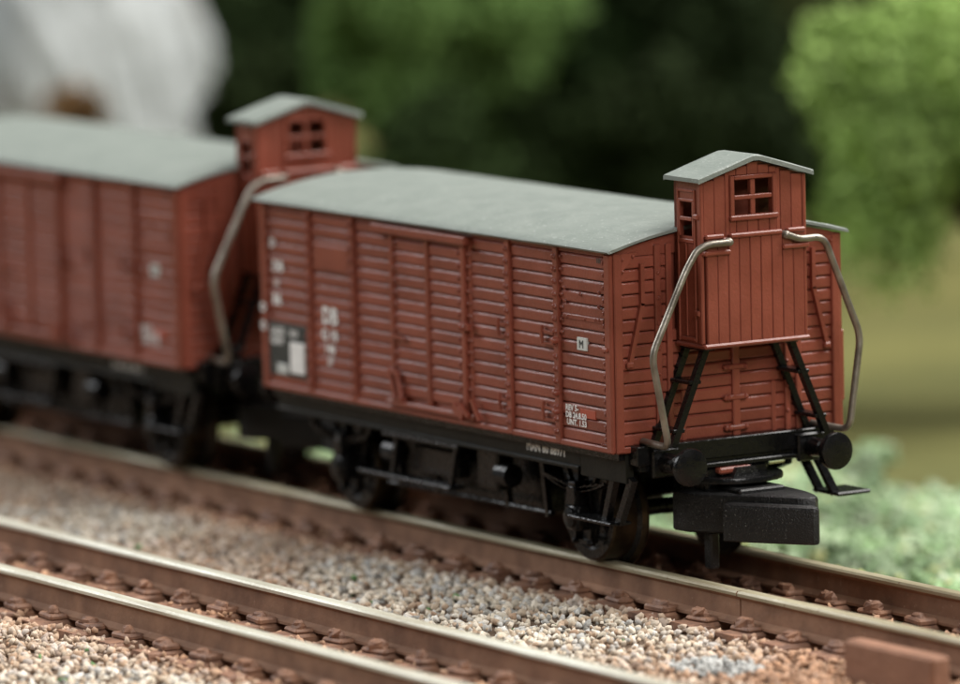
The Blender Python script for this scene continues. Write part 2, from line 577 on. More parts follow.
pw = np.array([.20, .19, .15, .10, .13, .09, .04, .07, .03]); pw /= pw.sum()
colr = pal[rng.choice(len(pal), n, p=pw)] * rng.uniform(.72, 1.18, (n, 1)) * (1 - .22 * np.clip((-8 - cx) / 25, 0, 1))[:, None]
rust = np.clip(1.25 - dr / 2.8, 0, 1) * .7 + np.clip(smooth_noise(cx, cy, 11) * 1.6, 0, .35)
rust += np.where(inside, .45, 0)
right = np.clip((cx - 4) / 10, 0, 1) * np.clip((cy + 16) / 5, 0, 1)
rust = np.clip(rust + .55 * right, 0, .92)[:, None]
rustc = np.array([.46, .26, .155]) * rng.uniform(.6, 1.25, (n, 1))
colr = colr * (1 - rust) + rustc * rust
# a pale grey patch of fresh stones near the joint, a few moss-green ones
gp = ((cx - 13.2) ** 2 / 6 + (cy + 10.0) ** 2 / 3 < 1)
colr[gp] = np.array([.42, .42, .40]) * rng.uniform(.7, 1.3, (int(gp.sum()), 1))
gm = (rng.random(n) < .006) & (cy < -9)
colr[gm] = np.array([.13, .26, .10])
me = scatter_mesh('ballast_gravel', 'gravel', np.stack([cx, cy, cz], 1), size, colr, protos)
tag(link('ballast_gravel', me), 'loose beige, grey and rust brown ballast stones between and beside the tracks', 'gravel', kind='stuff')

# ------------------------------------------------------------------ turf behind the train
NT = 60000
gx = rng.uniform(-190, 45, NT); gy = 7.0 + rng.random(NT) ** 1.1 * 60
pp = proj(np.stack([gx, gy, np.full(NT, -1.6)], 1))
edge = 44 + 3.5 * np.sin(gx * .21) + 2.5 * np.sin(gx * .47 + 1) + np.clip(gx + 44, -60, 60) * .5
keep = (pp[:, 0] > -150) & (pp[:, 0] < 1130) & (gy < edge)
gx, gy = gx[keep], gy[keep]; n = len(gx)
hum = smooth_noise(gx * 1.5, gy * 1.5, 21)
gz = np.array([land(v) for v in gy]) + .2 + np.clip(hum, 0, 1) * 1.8 + rng.uniform(0, .7, n)
gs = rng.uniform(.25, .6, n)
gc = np.array([[.34, .52, .32], [.44, .60, .42], [.28, .44, .24], [.52, .64, .50], [.54, .58, .28]])[rng.choice(5, n, p=[.3, .28, .2, .14, .08])] * rng.uniform(.8, 1.15, (n, 1))
ylw = np.clip((13 - gy) / 5, 0, 1)[:, None] * rng.uniform(0, 1, (n, 1))
gc *= np.array([.78, .74, .66]) * (1 + .45 * np.clip(smooth_noise(gx * .8, gy * .8, 5) * 2, -1, 1))[:, None]
gc = gc * (1 - ylw) + np.array([.42, .42, .15]) * ylw
me = scatter_mesh('turf', 'turf', np.stack([gx, gy, gz], 1), gs, gc, protos)
tag(link('turf', me), 'clumpy pale green model turf behind the far rail', 'turf', kind='stuff')


# ------------------------------------------------------------------ trees
def make_tree(label, px, py, depth, rw, rh, tint, nleaf, seed, group=None, leaf=.75, name='model_tree', base_z=-6.5, lobes=16, lobe=(.28, .48)):
    r = np.random.default_rng(seed)
    c = at_depth(px, py, depth)
    root = bpy.data.objects.new(name, None); col.objects.link(root)
    root.location = Vector((c[0], c[1], base_z)) * S
    h = c[2] - base_z
    tag(root, label, 'tree', group)
    b = MB()
    tr = max(.45, rw * .055)
    b.tube([(0, 0, 0), (.2, .1, h * .35), (-.1, .2, h * .75), (0, 0, h + rh * .3)], [tr * 1.25, tr, tr * .7, tr * .25], 9)
    L = []
    for i in range(lobes):
        d = r.normal(size=3); d /= np.linalg.norm(d)
        if d[2] < -.75: d[2] *= -.4
        rad = r.uniform(.45, .84)
        L.append((np.array([d[0] * rw, d[1] * rw, d[2] * rh]) * rad, r.uniform(*lobe) * min(rw, rh)))
    L.append((np.zeros(3), .55 * min(rw, rh)))
    for p, _ in L[:9]:
        b.tube([(0, 0, h * .5 + rh * .1), (p[0] * .5, p[1] * .5, h + p[2] * .55 - .5), (p[0], p[1], h + p[2])], [tr * .5, tr * .32, tr * .12], 6)
    link('trunk', b.mesh('trunk', 'bark', smooth=True), root)
    per = int(nleaf / len(L))
    C_, T_ = [], []
    for p, s in L:
        d = r.normal(size=(per, 3)); d /= np.linalg.norm(d, axis=1)[:, None]
        rr = s * r.uniform(.55, 1.12, (per, 1)) * (1 + .18 * np.sin(d[:, :1] * 9 + p[0]) * np.sin(d[:, 1:2] * 8))
        C_.append(p + d * rr)
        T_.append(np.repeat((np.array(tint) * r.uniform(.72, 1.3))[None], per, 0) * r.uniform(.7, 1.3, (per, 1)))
    C_ = np.concatenate(C_); T_ = np.concatenate(T_); n_ = len(C_)
    # each leaf a small folded kite
    a = r.normal(size=(n_, 3)); a /= np.linalg.norm(a, axis=1)[:, None]
    t = r.normal(size=(n_, 3)); t -= a * (t * a).sum(1)[:, None]; t /= np.linalg.norm(t, axis=1)[:, None]
    w = np.cross(a, t)
    s = r.uniform(.6, 1.25, (n_, 1)) * leaf
    P = np.stack([C_ - t * s * .6, C_ + w * s * .42 + a * s * .12, C_ + t * s * .6, C_ - w * s * .42 + a * s * .12], 1)
    V = P.reshape(-1, 3) + np.array([0, 0, h])
    i0 = np.arange(n_) * 4
    Fq = np.concatenate([np.stack([i0, i0 + 1, i0 + 2], 1), np.stack([i0, i0 + 2, i0 + 3], 1)])
    me = bpy.data.meshes.new('crown')
    me.vertices.add(len(V)); me.vertices.foreach_set('co', (V * S).astype(np.float32).ravel())
    me.loops.add(Fq.size); me.loops.foreach_set('vertex_index', Fq.astype(np.int32).ravel())
    me.polygons.add(len(Fq)); me.polygons.foreach_set('loop_start', np.arange(0, Fq.size, 3, dtype=np.int32))
    me.update(calc_edges=True)
    at_ = me.attributes.new('tint', 'FLOAT_COLOR', 'POINT')
    cc = np.repeat(T_, 4, 0)
    at_.data.foreach_set('color', np.concatenate([cc, np.ones((len(cc), 1))], 1).astype(np.float32).ravel())
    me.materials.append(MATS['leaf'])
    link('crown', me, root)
    return root


make_tree('bright green leafy tree with rounded clumps behind the brakeman cab, at the right edge', 985, 118, 392, 13.4, 13.4, (.32, .46, .14), 30000, 5, leaf=.62, lobes=70, lobe=(.15, .27))
BG = 'blurred trees in the background'  # the dark trees below carry background shade in their near-black leaf tints
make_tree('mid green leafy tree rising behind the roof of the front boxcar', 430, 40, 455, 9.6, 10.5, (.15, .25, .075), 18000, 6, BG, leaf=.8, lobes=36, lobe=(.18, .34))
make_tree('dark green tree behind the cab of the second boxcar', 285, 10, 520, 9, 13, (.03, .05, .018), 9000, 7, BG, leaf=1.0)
make_tree('tree with deep shade in its leaf colour, directly right of the mid green tree', 590, 60, 470, 9, 13, (.026, .046, .016), 9000, 8, BG, leaf=1.0)
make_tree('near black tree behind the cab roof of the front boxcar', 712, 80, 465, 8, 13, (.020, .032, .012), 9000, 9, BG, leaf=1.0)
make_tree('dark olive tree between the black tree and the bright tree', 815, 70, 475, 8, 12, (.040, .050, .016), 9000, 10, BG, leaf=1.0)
make_tree('added low shrub tinted dark as shade, under the black tree, just left of the front cab roof', 660, 165, 450, 6.5, 6.5, (.022, .034, .012), 6000, 12, BG, leaf=.9, name='shade_tinted_shrub')  # shrubs added to cover bright ground gaps, leaves tinted dark as shade
make_tree('added low shrub tinted dark as shade, over the middle of the front boxcar roof', 575, 165, 455, 6.5, 7, (.026, .042, .014), 6000, 13, BG, leaf=.9, name='shade_tinted_shrub')
make_tree('added low shrub tinted dark as shade, between the pale rock and the cab of the second boxcar', 262, 120, 455, 4.0, 6.0, (.030, .046, .016), 5000, 15, BG, leaf=.9, name='shade_tinted_shrub')
make_tree('added low shrub tinted dark as shade, at the foot of the mid green tree', 425, 165, 448, 6.5, 5.0, (.040, .066, .022), 6000, 16, BG, leaf=.9, name='shade_tinted_shrub')
make_tree('added low shrub tinted dark as shade, right of the front cab roof under the bright tree', 800, 165, 452, 6.0, 6.5, (.030, .046, .018), 6000, 14, BG, leaf=.9, name='shade_tinted_shrub')
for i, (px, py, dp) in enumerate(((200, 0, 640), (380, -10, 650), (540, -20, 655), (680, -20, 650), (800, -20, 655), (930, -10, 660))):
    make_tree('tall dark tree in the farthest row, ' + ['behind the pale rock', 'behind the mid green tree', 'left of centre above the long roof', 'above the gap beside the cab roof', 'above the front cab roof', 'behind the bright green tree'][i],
              px, py, dp, 11, 17, (.022, .036, .012), 8000, 30 + i, BG, leaf=1.1, lobes=20)  # far row: shade put into the leaf tint

# ------------------------------------------------------------------ pale rock and the brown bush at its foot
bm = bmesh.new()
bmesh.ops.create_icosphere(bm, subdivisions=5, radius=1.0)
rc = at_depth(62, 30, 480)
for v in bm.verts:
    p = v.co.copy()
    f = 1 + .05 * math.sin(5 * p.x + 3 * p.z) * math.sin(4 * p.y + 1) + .025 * math.sin(11 * p.z + 6 * p.y) + .03 * math.sin(17 * p.x + 9 * p.z) + .05 * math.sin(23 * p.y + 14 * p.z)
    q = max(abs(p.x), abs(p.y)) ** .5 if max(abs(p.x), abs(p.y)) > 0 else 1
    v.co = Vector((p.x * f * 9.0 / max(q, .7), p.y * f * 9.0 / max(q, .7), (p.z * f * 20))) * S
me = bpy.data.meshes.new('rock'); bm.to_mesh(me); bm.free()
me.materials.append(MATS['pale_rock'])
me.polygons.foreach_set('use_smooth', [True] * len(me.polygons))
rock = link('rock_outcrop', me, None, (rc[0], rc[1], 1.5))
tag(rock, 'pale grey rock outcrop blurred behind the second boxcar', 'rock')
make_tree('small brown bush in front of the pale rock', 74, 108, 455, 2.6, 2.6, (.22, .13, .06), 2500, 44, None, leaf=.5, name='brown_bush', lobes=8)

# ------------------------------------------------------------------ brown block beside the rail
b = MB()
b.box(-3.1, 3.1, -.5, .5, 0, 2.0, .14)
blk = link('trackside_block', b.mesh('trackside_block', 'block_brown'), None, (22.6, -7.1, -1.95), (0, 0, math.radians(1.5)))
tag(blk, 'plain brown rectangular block lying on the ballast beside the near rail', 'block')

# ================================================================== THE BOXCARS
XO = 15.5          # wagon coordinates: x = 0 at the end wall nearest the viewer, z = 0 on the rail; the Empty stands at mid length
L_, W2, ZB, ZT = 31.0, 6.25, 5.70, 14.80
ROWS, RP, RZ0 = 15, 0.574, 6.02


def P_(name, b, mats, parent, smooth=False):
    for i, p in enumerate(b.v): b.v[i] = (p[0] + XO, p[1], p[2])
    return link(name, b.mesh(name, mats, smooth), parent)


_pl = {}


def plank_mesh(length, h=RP - .06, t=.17):
    key = round(length, 3)
    if key not in _pl:
        prof = [(0, 0), (0, h), (-t * .55, h), (-t * .95, h - .07), (-t, h - .11), (-t, .05), (-t + .03, 0)]
        b = MB()
        b.rings([[(0, y, z) for y, z in prof], [(length, y, z) for y, z in prof]])
        _pl[key] = b.mesh('plank', 'red_paint')
    return _pl[key]


def side_planks(parent, x0, x1, yface, rows=range(ROWS)):
    """planks on the side that faces -y, between x0 and x1"""
    for r_ in rows:
        link('plank', plank_mesh(x1 - x0), parent, (x0 + XO, yface + random.uniform(-.012, .012), RZ0 + RP * r_), (0, random.uniform(-.001, .001), 0))


def end_planks(parent, y0, y1, xface, rows=range(ROWS)):
    for r_ in rows:
        link('plank', plank_mesh(y1 - y0), parent, (xface + XO + random.uniform(-.012, .012), y0, RZ0 + RP * r_), (0, 0, math.pi / 2))


def roof_z(y, hw=6.55, z0=14.82, rise=.92):
    return z0 + rise * (1 - (abs(y) / hw) ** 2.1)


def text_mesh(body, size, material, align='LEFT'):
    cu = bpy.data.curves.new('lettering', 'FONT')
    cu.body = body; cu.size = size * S; cu.align_x = align; cu.space_line = .9
    cu.offset = size * S * .03
    cu.resolution_u = 2
    o = bpy.data.objects.new('tmp', cu); col.objects.link(o)
    dg = bpy.context.evaluated_depsgraph_get()
    me = bpy.data.meshes.new_from_object(o.evaluated_get(dg))
    bpy.data.objects.remove(o); bpy.data.curves.remove(cu)
    me.materials.clear(); me.materials.append(MATS[material])
    return me


def lettering(parent, body, size, x, y, z, material='white_print', sx=1.0):
    """text on a face that looks towards -y"""
    o = link('lettering', text_mesh(body, size, material), parent, (x + XO, y, z), (math.pi / 2, 0, 0))
    o.scale = (sx, 1, 1)
    return o


def make_wagon():
    root = bpy.data.objects.new('boxcar', None); col.objects.link(root)
    root.location = (-XO * S, 0, 0)
    RED = 'red_paint'
    # ---------------- near side wall
    b = MB()
    b.box(-L_ + .05, -.05, -W2 + .19, -W2 + .45, ZB + .1, ZT + .02)
    side = P_('side_wall', b, RED, root)
    b = MB(); b.box(-L_, 0, -W2 - .10, -W2 + .30, ZB, RZ0 - .03, .06); P_('sill', b, RED, side)
    b = MB(); b.box(-L_ + .3, -.3, -W2 - .02, -W2 + .30, RZ0 + RP * ROWS - .03, ZT + .05, .03); P_('top_rail', b, RED, side)
    DL, DR = -18.85, -12.15
    posts = [-26.5, -22.42, -8.58, -4.5]
    yp = -W2 - .13
    pw2 = .21
    spans = []
    e = [-L_ + .50] + posts[:2] + [DL - .12]
    spans += [(e[i] + (pw2 if i else 0) - .02, e[i + 1] - (pw2 if i < 2 else .1) + .02) for i in range(3)]
    e = [DR + .12] + posts[2:] + [-.50]
    spans += [(e[i] + (pw2 if i else .1) - .02, e[i + 1] - (pw2 if i < 2 else 0) + .02) for i in range(3)]
    for s0, s1 in spans: side_planks(side, s0, s1, -W2 + .19)
    rv = MB()
    for px in posts:
        b = MB(); b.box(px - pw2, px + pw2, yp, -W2 + .25, ZB + .05, ZT, .04)
        P_('post', b, RED, side)
        for r_ in range(ROWS): rv.dome((px - .05, yp, RZ0 + RP * (r_ + .5)), .135, 'y-')
    for r_ in range(8, ROWS): rv.dome((-4.15, -W2 + .02, RZ0 + RP * (r_ + .5)), .1, 'y-')
    for px, sg in ((-L_ + .25, 1), (-.25, -1)):
        b = MB(); b.box(px - .26, px + .26, yp, -W2 + .25, ZB, ZT - .04, .07); P_('corner_post', b, RED, side)
        for r_ in range(ROWS): rv.dome((px + sg * .36, -W2 + .02, RZ0 + RP * (r_ + .5)), .135, 'y-')
    # gusset at the foot of the last panel with its rivets, riveted vent plates
    b = MB()
    b.rings([[(-.5, -W2 - .03, ZB + .28), (-.5, -W2 - .03, ZB + 1.15), (-1.0, -W2 - .03, ZB + .28)][::-1], [(-.5, -W2 + .1, ZB + .28), (-.5, -W2 + .1, ZB + 1.15), (-1.0, -W2 + .1, ZB + .28)][::-1]])
    P_('gusset', b, RED, side)
    for q in ((-.58, .36), (-.75, .36), (-.92, .36), (-.58, .6), (-.58, .82), (-.60, 1.05)): rv.dome((q[0], -W2 - .03, ZB + q[1]), .08, 'y-')
    for q in ((-3.9, 12.95), (-3.9, 12.35), (-2.6, 12.75), (-1.05, 12.95), (-1.05, 12.3), (-3.95, 11.65), (-3.65, 11.66), (-1.05, 11.7), (-1.35, 11.68), (-2.2, 11.66)):
        rv.dome((q[0], -W2 + .02, q[1]), .10, 'y-')
    b = MB(); b.box(-4.1, -.7, -W2 - .02, -W2 + .1, 11.53, 11.78, .04); P_('flap_bar', b, RED, side)
    b = MB(); b.box(-26.0, -22.75, -W2 - .06, -W2 + .1, 11.95, 13.15, .05); P_('vent_plate', b, RED, side)
    # small lever handles beside the posts
    for hx, px in ((-9.35, -8.58), (-5.65, -4.5)):
        for hz in (10.65, 7.15):
            b = MB()
            b.tube([(hx, -W2 - .12, hz - .42), (hx, -W2 - .16, hz), (hx, -W2 - .12, hz + .42)], .085, 6)
            b.bar((hx, -W2 - .1, hz + .18), (px - .2, -W2 - .1, hz + .1), .1, .13)
            b.bar((hx, -W2 - .08, hz - .36), (px - .2, -W2 - .08, hz - .4), .1, .09)
            P_('catch', b, RED, side)
    for kz in (10.5, 8.1, 7.25):
        b = MB(); b.lathe([(-.26, .04), (-.22, .13), (-.08, .17), (.06, .17)], (-4.42, yp - .05, kz), 'y', 10); P_('catch_knob', b, RED, side, True)
    b = MB(); b.box(-.62, -.18, yp - .1, yp + .05, 10.32, 10.52, .06); P_('lamp_iron', b, RED, side)
    # lettering and plates
    b = MB(); b.box(-30.32, -26.78, -W2 - .085, -W2 + .1, 6.42, 9.0, .02); brd = P_('chalk_board', b, 'black_print', side)
    b = MB(); b.box(-28.35, -26.98, -W2 - .125, -W2 - .05, 6.62, 8.15, .03); P_('white_panel', b, 'white_print', side)
    b = MB(); b.box(-29.6, -28.6, -W2 - .125, -W2 - .05, 6.5, 7.0, .03); P_('white_panel', b, 'grey_print', side)
    yt = -W2 - .10
    lettering(side, 'LADE\nGEW', .52, -30.15, yt, 8.40, 'white_print')
    lettering(side, '20,0', .46, -28.4, yt, 8.42, 'white_print')
    yl = -W2 - .022
    for bx_, bz_, t_, s_ in ((-30.15, 12.65, 'D', .62), (-29.95, 11.5, 'DB', .75), (-29.9, 10.75, '14', .5), (-30.0, 9.85, '86', .8), (-31.0, 9.45, 'o', .9), (-31.0, 8.55, 'o', .9)):
        lettering(side, t_, s_, bx_, yl - (.14 if bx_ < -30.6 else 0), bz_)
    lettering(side, 'DB', 1.15, -25.35, yl, 9.35, sx=.95)
    lettering(side, 'G 10', .74, -25.45, yl, 8.55)
    lettering(side, '146', .66, -25.2, yl, 7.92)
    lettering(side, '27', .55, -24.95, yl, 7.35)
    b = MB(); b.box(-2.86, -2.06, -W2 - .05, -W2 + .1, 10.20, 10.78, .01); P_('plate', b, 'grey_print', side)
    lettering(side, 'M', .50, -2.70, -W2 - .056, 10.31, 'black_print')
    for i_, (t_, x_) in enumerate((('REV 5-', -3.95), ('DB 24.8.50', -3.95), ('UNT. 1.53', -3.85))):
        lettering(side, t_, .38, x_, yl - .005, 7.36 - .33 * i_)
    b = MB(); b.box(-2.75, -1.5, -W2 - .018, -W2 + .1, 7.12, 7.52, .01); P_('plate', b, 'orange_print', side)
    lettering(side, 'III', .30, -1.15, -W2 - .04, 14.30, 'black_print', sx=1.6)
    # ---------------- sliding door
    yd = -W2 + .05
    b = MB(); b.box(DL, DR, yd, -W2 + .3, ZB + .35, ZT - .2, .02)
    door = P_('sliding_door', b, RED, root)
    fr = [(DL, DL + .36), (-15.68, -15.32), (DR - .36, DR)]
    for f0, f1 in fr:
        b = MB(); b.box(f0, f1, yd - .26, yd + .05, ZB + .35, ZT - .25, .05)
        P_('door_post', b, RED, door)
    side_planks(door, DL + .36, -15.68, yd, range(1, ROWS))
    side_planks(door, -15.32, DR - .36, yd, range(1, ROWS))
    for r_ in range(1, ROWS):
        for xx, yy in ((DL + .52, yd - .16), (DR - .52, yd - .16), (DR + .20, -W2 + .0)):
            rv.dome((xx, yy, RZ0 + RP * (r_ + .5)), .135, 'y-')
    b = MB(); b.box(DR + .06, DR + .34, -W2 - .03, -W2 + .25, ZB + .3, ZT - .2, .05); P_('door_jamb', b, RED, side)
    b = MB(); b.box(-20.15, -11.75, -W2 - .42, -W2 + .2, 14.22, 14.62, .06); P_('door_track', b, RED, root)
    b = MB(); b.box(-19.2, -11.4, -W2 - .30, -W2 + .1, 6.02, 6.32, .06); P_('door_track', b, RED, root)
    b = MB()
    b.bar((-18.75, yd - .36, 7.7), (-18.15, yd - .40, 6.45), .18, .16); b.bar((-18.2, yd - .36, 7.75), (-17.75, yd - .40, 6.5), .16, .16)
    b.bar((-18.9, yd - .34, 7.75), (-17.9, yd - .34, 7.6), .16, .2); b.box(-18.6, -17.7, yd - .42, yd, 6.25, 6.55, .08)
    P_('latch', b, RED, door)
    b = MB(); b.bar((-12.4, yd - .34, 10.45), (-11.7, -W2 - .22, 10.4), .22, .3); b.dome((-12.15, yd - .4, 10.42), .2, 'y-'); P_('hasp', b, RED, door)
    b = MB(); b.bar((-18.6, yd - .32, 9.4), (-17.4, yd - .32, 9.32), .14, .16); P_('handle', b, RED, door)
    b = MB(); b.bar((-12.9, yd - .42, 6.6), (-12.1, yd - .42, 6.2), .3, .4); b.bar((-12.5, yd - .42, 6.75), (-11.7, yd - .42, 6.25), .2, .2)
    b.bar((-11.55, -W2 - .30, 7.05), (-10.95, -W2 - .26, 6.1), .14, .16)
    P_('stop', b, RED, door)
    # ---------------- far side wall (plain relief)
    b = MB(); b.box(-L_, 0, W2 - .45, W2 - .12, ZB, ZT)
    for r_ in range(ROWS): b.box(-L_ + .4, -.4, W2 - .2, W2, RZ0 + RP * r_, RZ0 + RP * (r_ + 1) - .06, .05)
    for px in posts + [DL, DR, -L_ + .25, -.25]: b.box(px - .25, px + .25, W2 - .2, W2 + .13, ZB, ZT, .04)
    P_('far_side_wall', b, RED, root)
    b = MB(); b.box(-.75, -.15, W2 + .10, W2 + .34, 7.0, 10.3, .06); P_('grab_iron', b, RED, root)
    # ---------------- end walls
    b = MB(); b.box(-.45, -.19, -W2 + .2, W2 - .2, ZB + .1, ZT + .02)
    end = P_('end_wall', b, RED, root)
    ep = [(-W2 + .05, -W2 + .50), (-3.98, -3.66), (-3.36, -3.06), (.16, .56), (3.06, 3.36), (3.66, 3.98), (W2 - .50, W2 - .05)]
    for i_, (y0, y1) in enumerate(ep):
        b = MB(); b.box(-.3, (.14, .16, .16, .16, .16, .16, .14)[i_], y0, y1, ZB + .02, ZT + (-.03 if i_ in (0, 6) else .25), .05); P_('post', b, RED, end)
    for y0, y1 in ((-W2 + .5, -3.98), (-3.66, -3.36), (-3.06, .16), (.56, 3.06), (3.36, 3.66), (3.98, W2 - .5)):
        rows = range(ROWS) if abs(y0) > 3.3 and abs(y1) > 3.3 else range(0, 9)
        end_planks(end, y0 - .02, y1 + .02, -.17, rows)
    for y_ in (-3.5, 3.5):
        for r_ in range(ROWS): rv.dome((.14, y_ - .35, RZ0 + RP * (r_ + .5)), .105, 'x+') if r_ % 2 else None
    for sg in (-1, 1):
        b = MB()
        b.bar((.10, sg * 4.7, 14.25), (.10, sg * 4.7, 12.35), .2, .22, up=(1, 0, 0))
        b.bar((.10, sg * 4.7, 12.45), (.10, sg * 5.42, 9.75), .2, .22, up=(1, 0, 0))
        b.box(-.02, .26, sg * 5.42 - .18, sg * 5.42 + .18, 9.55, 9.85, .07)
        P_('brace', b, RED, end)
        b = MB()
        tri = [(sg * 5.9, 14.75), (sg * 5.9, 13.75), (sg * 4.9, 14.75)]
        if sg > 0: tri = tri[::-1]
        b.rings([[(-.1, y, z) for y, z in tri], [(.09, y, z) for y, z in tri]]); P_('gusset', b, RED, end)
        for q in ((5.72, 13.95), (5.72, 14.5), (5.15, 14.6)): rv.dome((.09, sg * q[0], q[1]), .09, 'x+')
    for hz in (9.15, 7.75, 6.35):
        b = MB(); b.box(-.05, .26, -.35, .95, hz - .12, hz + .12, .06); b.dome((.2, -.12, hz), .14, 'x+'); b.dome((.2, .8, hz), .14, 'x+'); P_('hinge', b, RED, end)
    b = MB(); b.box(-.2, .05, 2.35, 2.6, ZB + .1, 8.3, .04); b.box(-.2, .05, -2.6, -2.35, ZB + .1, 8.3, .04); P_('end_frame', b, RED, end)
    b = MB(); b.box(-.2, .12, -W2 + .1, W2 - .1, ZB, RZ0 - .03, .05); P_('sill', b, RED, end)
    yg = np.linspace(-W2 + .1, W2 - .1, 17)
    b = MB(); pr = [(y, roof_z(y) - .12) for y in yg[::-1]] + [(y, ZT - .2) for y in yg]
    b.extrude_x(pr[::-1], -.3, -.02); P_('gable_board', b, RED, end)
    b = MB(); b.box(-L_ + .12, -L_ + .45, -W2 + .2, W2 - .2, ZB, ZT + .02)
    for r_ in range(ROWS): b.box(-L_, -L_ + .2, -W2 + .3, W2 - .3, RZ0 + RP * r_, RZ0 + RP * (r_ + 1) - .06, .05)
    for y_ in (-W2 + .2, -3.5, 0, 3.5, W2 - .2): b.box(-L_ - .12, -L_ + .2, y_ - .2, y_ + .2, ZB, ZT - .02, .04)
    P_('far_end_wall', b, RED, root)
    tag(P_('rivet_work', rv, RED, side, True), kind='stuff')
    # ---------------- roof
    ny = 25
    ys_ = np.linspace(-6.55, 6.55, ny)
    top = [(y, roof_z(y) + .17) for y in ys_]
    mid = [(y * 1.004, roof_z(y) + .10) for y in ys_]
    bot = [(y, roof_z(y)) for y in ys_]
    prof = [(-6.62, 14.90)] + [(y, z) for y, z in top] + [(6.62, 14.90)] + bot[::-1]
    b = MB()
    prof = prof[::-1]
    xs_ = [-L_ - .32, -L_ - .26] + list(np.linspace(-L_ + .5, -.5, 15)) + [.26, .32]
    R = []
    for i_, x_ in enumerate(xs_):
        ins = .05 if i_ in (0, len(xs_) - 1) else 0
        R.append([(x_, y * (1 - ins * .01), z - (ins if z > roof_z(y) + .05 else 0) + rng.normal(0, .006)) for y, z in prof])
    b.rings(R)
    P_('roof', b, 'roof_paint', root, True)
    # ---------------- brakeman's cab
    X0, X1, Y2, C0, C1 = .02, 2.2, 2.8, 10.45, 17.95
    xi = X1 - .12
    wz0, wz1, wy = 16.30, 17.90, 1.04
    zr = lambda y: 18.70 - max(0, abs(y) - .35) * .30      # underside of the cab roof
    b = MB()
    b.box(X0, X0 + .2, -Y2, Y2, C0, C1)                                            # back
    b.rings([[(X0, y, z) for y, z in ((-Y2, C1), (Y2, C1), (.4, 18.66), (-.4, 18.66))], [(X0 + .2, y, z) for y, z in ((-Y2, C1), (Y2, C1), (.4, 18.66), (-.4, 18.66))]])
    for y0, y1, z0, z1 in ((-Y2, -wy, C0, C1), (wy, Y2, C0, C1), (-wy, wy, C0, wz0), (-wy, wy, wz1, C1)): b.box(xi - .16, xi, y0, y1, z0, z1)
    b.rings([[(x_, y, z) for y, z in ((-Y2, C1), (Y2, C1), (.4, 18.66), (-.4, 18.66))] for x_ in (xi - .16, xi)])
    sx0, sx1, sz0, sz1 = .52, 1.50, 15.42, 16.98
    for sg in (-1, 1):
        ya, yb = (-Y2, -Y2 + .16) if sg < 0 else (Y2 - .16, Y2)
        for x0, x1, z0, z1 in ((X0, sx0, C0, C1), (sx1, xi, C0, C1), (sx0, sx1, C0, sz0), (sx0, sx1, sz1, C1)): b.box(x0, x1, ya, yb, z0, z1)
    b.box(X0, X1 - .1, -Y2 + .1, Y2 - .1, C0, C0 + .2)
    b.box(xi - .05, X1 + .10, -Y2 + .14, Y2 - .14, C0 + .1, 15.3)
    b.box(xi - .05, X1 - .05, -Y2 + .05, -1.2, 15.2, C1 - .02); b.box(xi - .05, X1 - .05, 1.2, Y2 - .05, 15.2, C1 - .02)
    cab = P_('brakeman_cab', b, RED, root)
    # corner trims, bottom flange
    for sg in (-1, 1):
        b = MB(); b.box(X1 - .22, X1 + .05, sg * Y2 - .10, sg * Y2 + .10, C0 + .15, C1 + .02, .05); P_('corner_trim', b, RED, cab)
    b = MB(); b.box(X0, X1 + .28, -Y2 - .10, Y2 + .10, C0 - .06, C0 + .16, .08); P_('bottom_flange', b, RED, cab)
    # front planks: upper wall
    cols = np.linspace(-Y2 + .1, Y2 - .1, 10)
    for i_ in range(9):
        y0, y1 = cols[i_] + .012, cols[i_ + 1] - .012
        segs = []
        fy = 1.27
        if y1 < -fy or y0 > fy: segs = [(y0, y1, 15.2, None)]
        elif y0 < -fy: segs = [(y0, -fy, 15.2, None), (-fy, y1, 15.2, 16.1), (-fy, y1, 18.1, None)]
        elif y1 > fy: segs = [(fy, y1, 15.2, None), (y0, fy, 15.2, 16.1), (y0, fy, 18.1, None)]
        else: segs = [(y0, y1, 15.2, 16.1), (y0, y1, 18.1, None)]
        for a0, a1, z0, z1 in segs:
            if a1 - a0 < .06: continue
            zt = z1 if z1 else min(zr(a0), zr(a1)) - .02
            if zt - z0 < .1: continue
            b = MB(); b.box(xi - .02, X1 + random.uniform(-.01, .01), a0, a1, z0, zt, .03); P_('plank', b, RED, cab)
        b = MB(); b.box(xi - .02, X1 + .16 + random.uniform(-.01, .01), y0 * .985, y1 * .985, C0 + .12, 15.36, .035); P_('plank', b, RED, cab)
    # strips that carry the handrails
    for y0, y1, zc, pr_ in ((-1.42, 1.42, 15.42, .30), (-2.72, -1.72, 15.44, .26), (1.72, 2.72, 15.44, .26), (-2.86, -1.42, 14.72, .34), (1.42, 2.86, 14.72, .34)):
        b = MB(); b.box(xi, X1 + pr_, y0, y1, zc - .11, zc + .11, .06); P_('batten', b, RED, cab)
    # front window: frame and glazing bars
    b = MB()
    fx0, fx1 = xi - .05, X1 + .10
    b.box(fx0, fx1, -1.27, -wy, 16.1, 18.1, .04); b.box(fx0, fx1, wy, 1.27, 16.1, 18.1, .04)
    b.box(fx0, fx1, -wy, wy, wz1, 18.1, .04); b.box(fx0, fx1 + .08, -1.32, 1.32, 16.06, wz0, .05)
    wf = P_('window_frame', b, RED, cab)
    b = MB(); b.box(xi - .12, X1 + .02, -.13, .13, wz0, wz1, .03); b.box(xi - .12, X1 + .05, -wy, wy, 16.99, 17.2, .04); P_('glazing_bar', b, RED, cab)
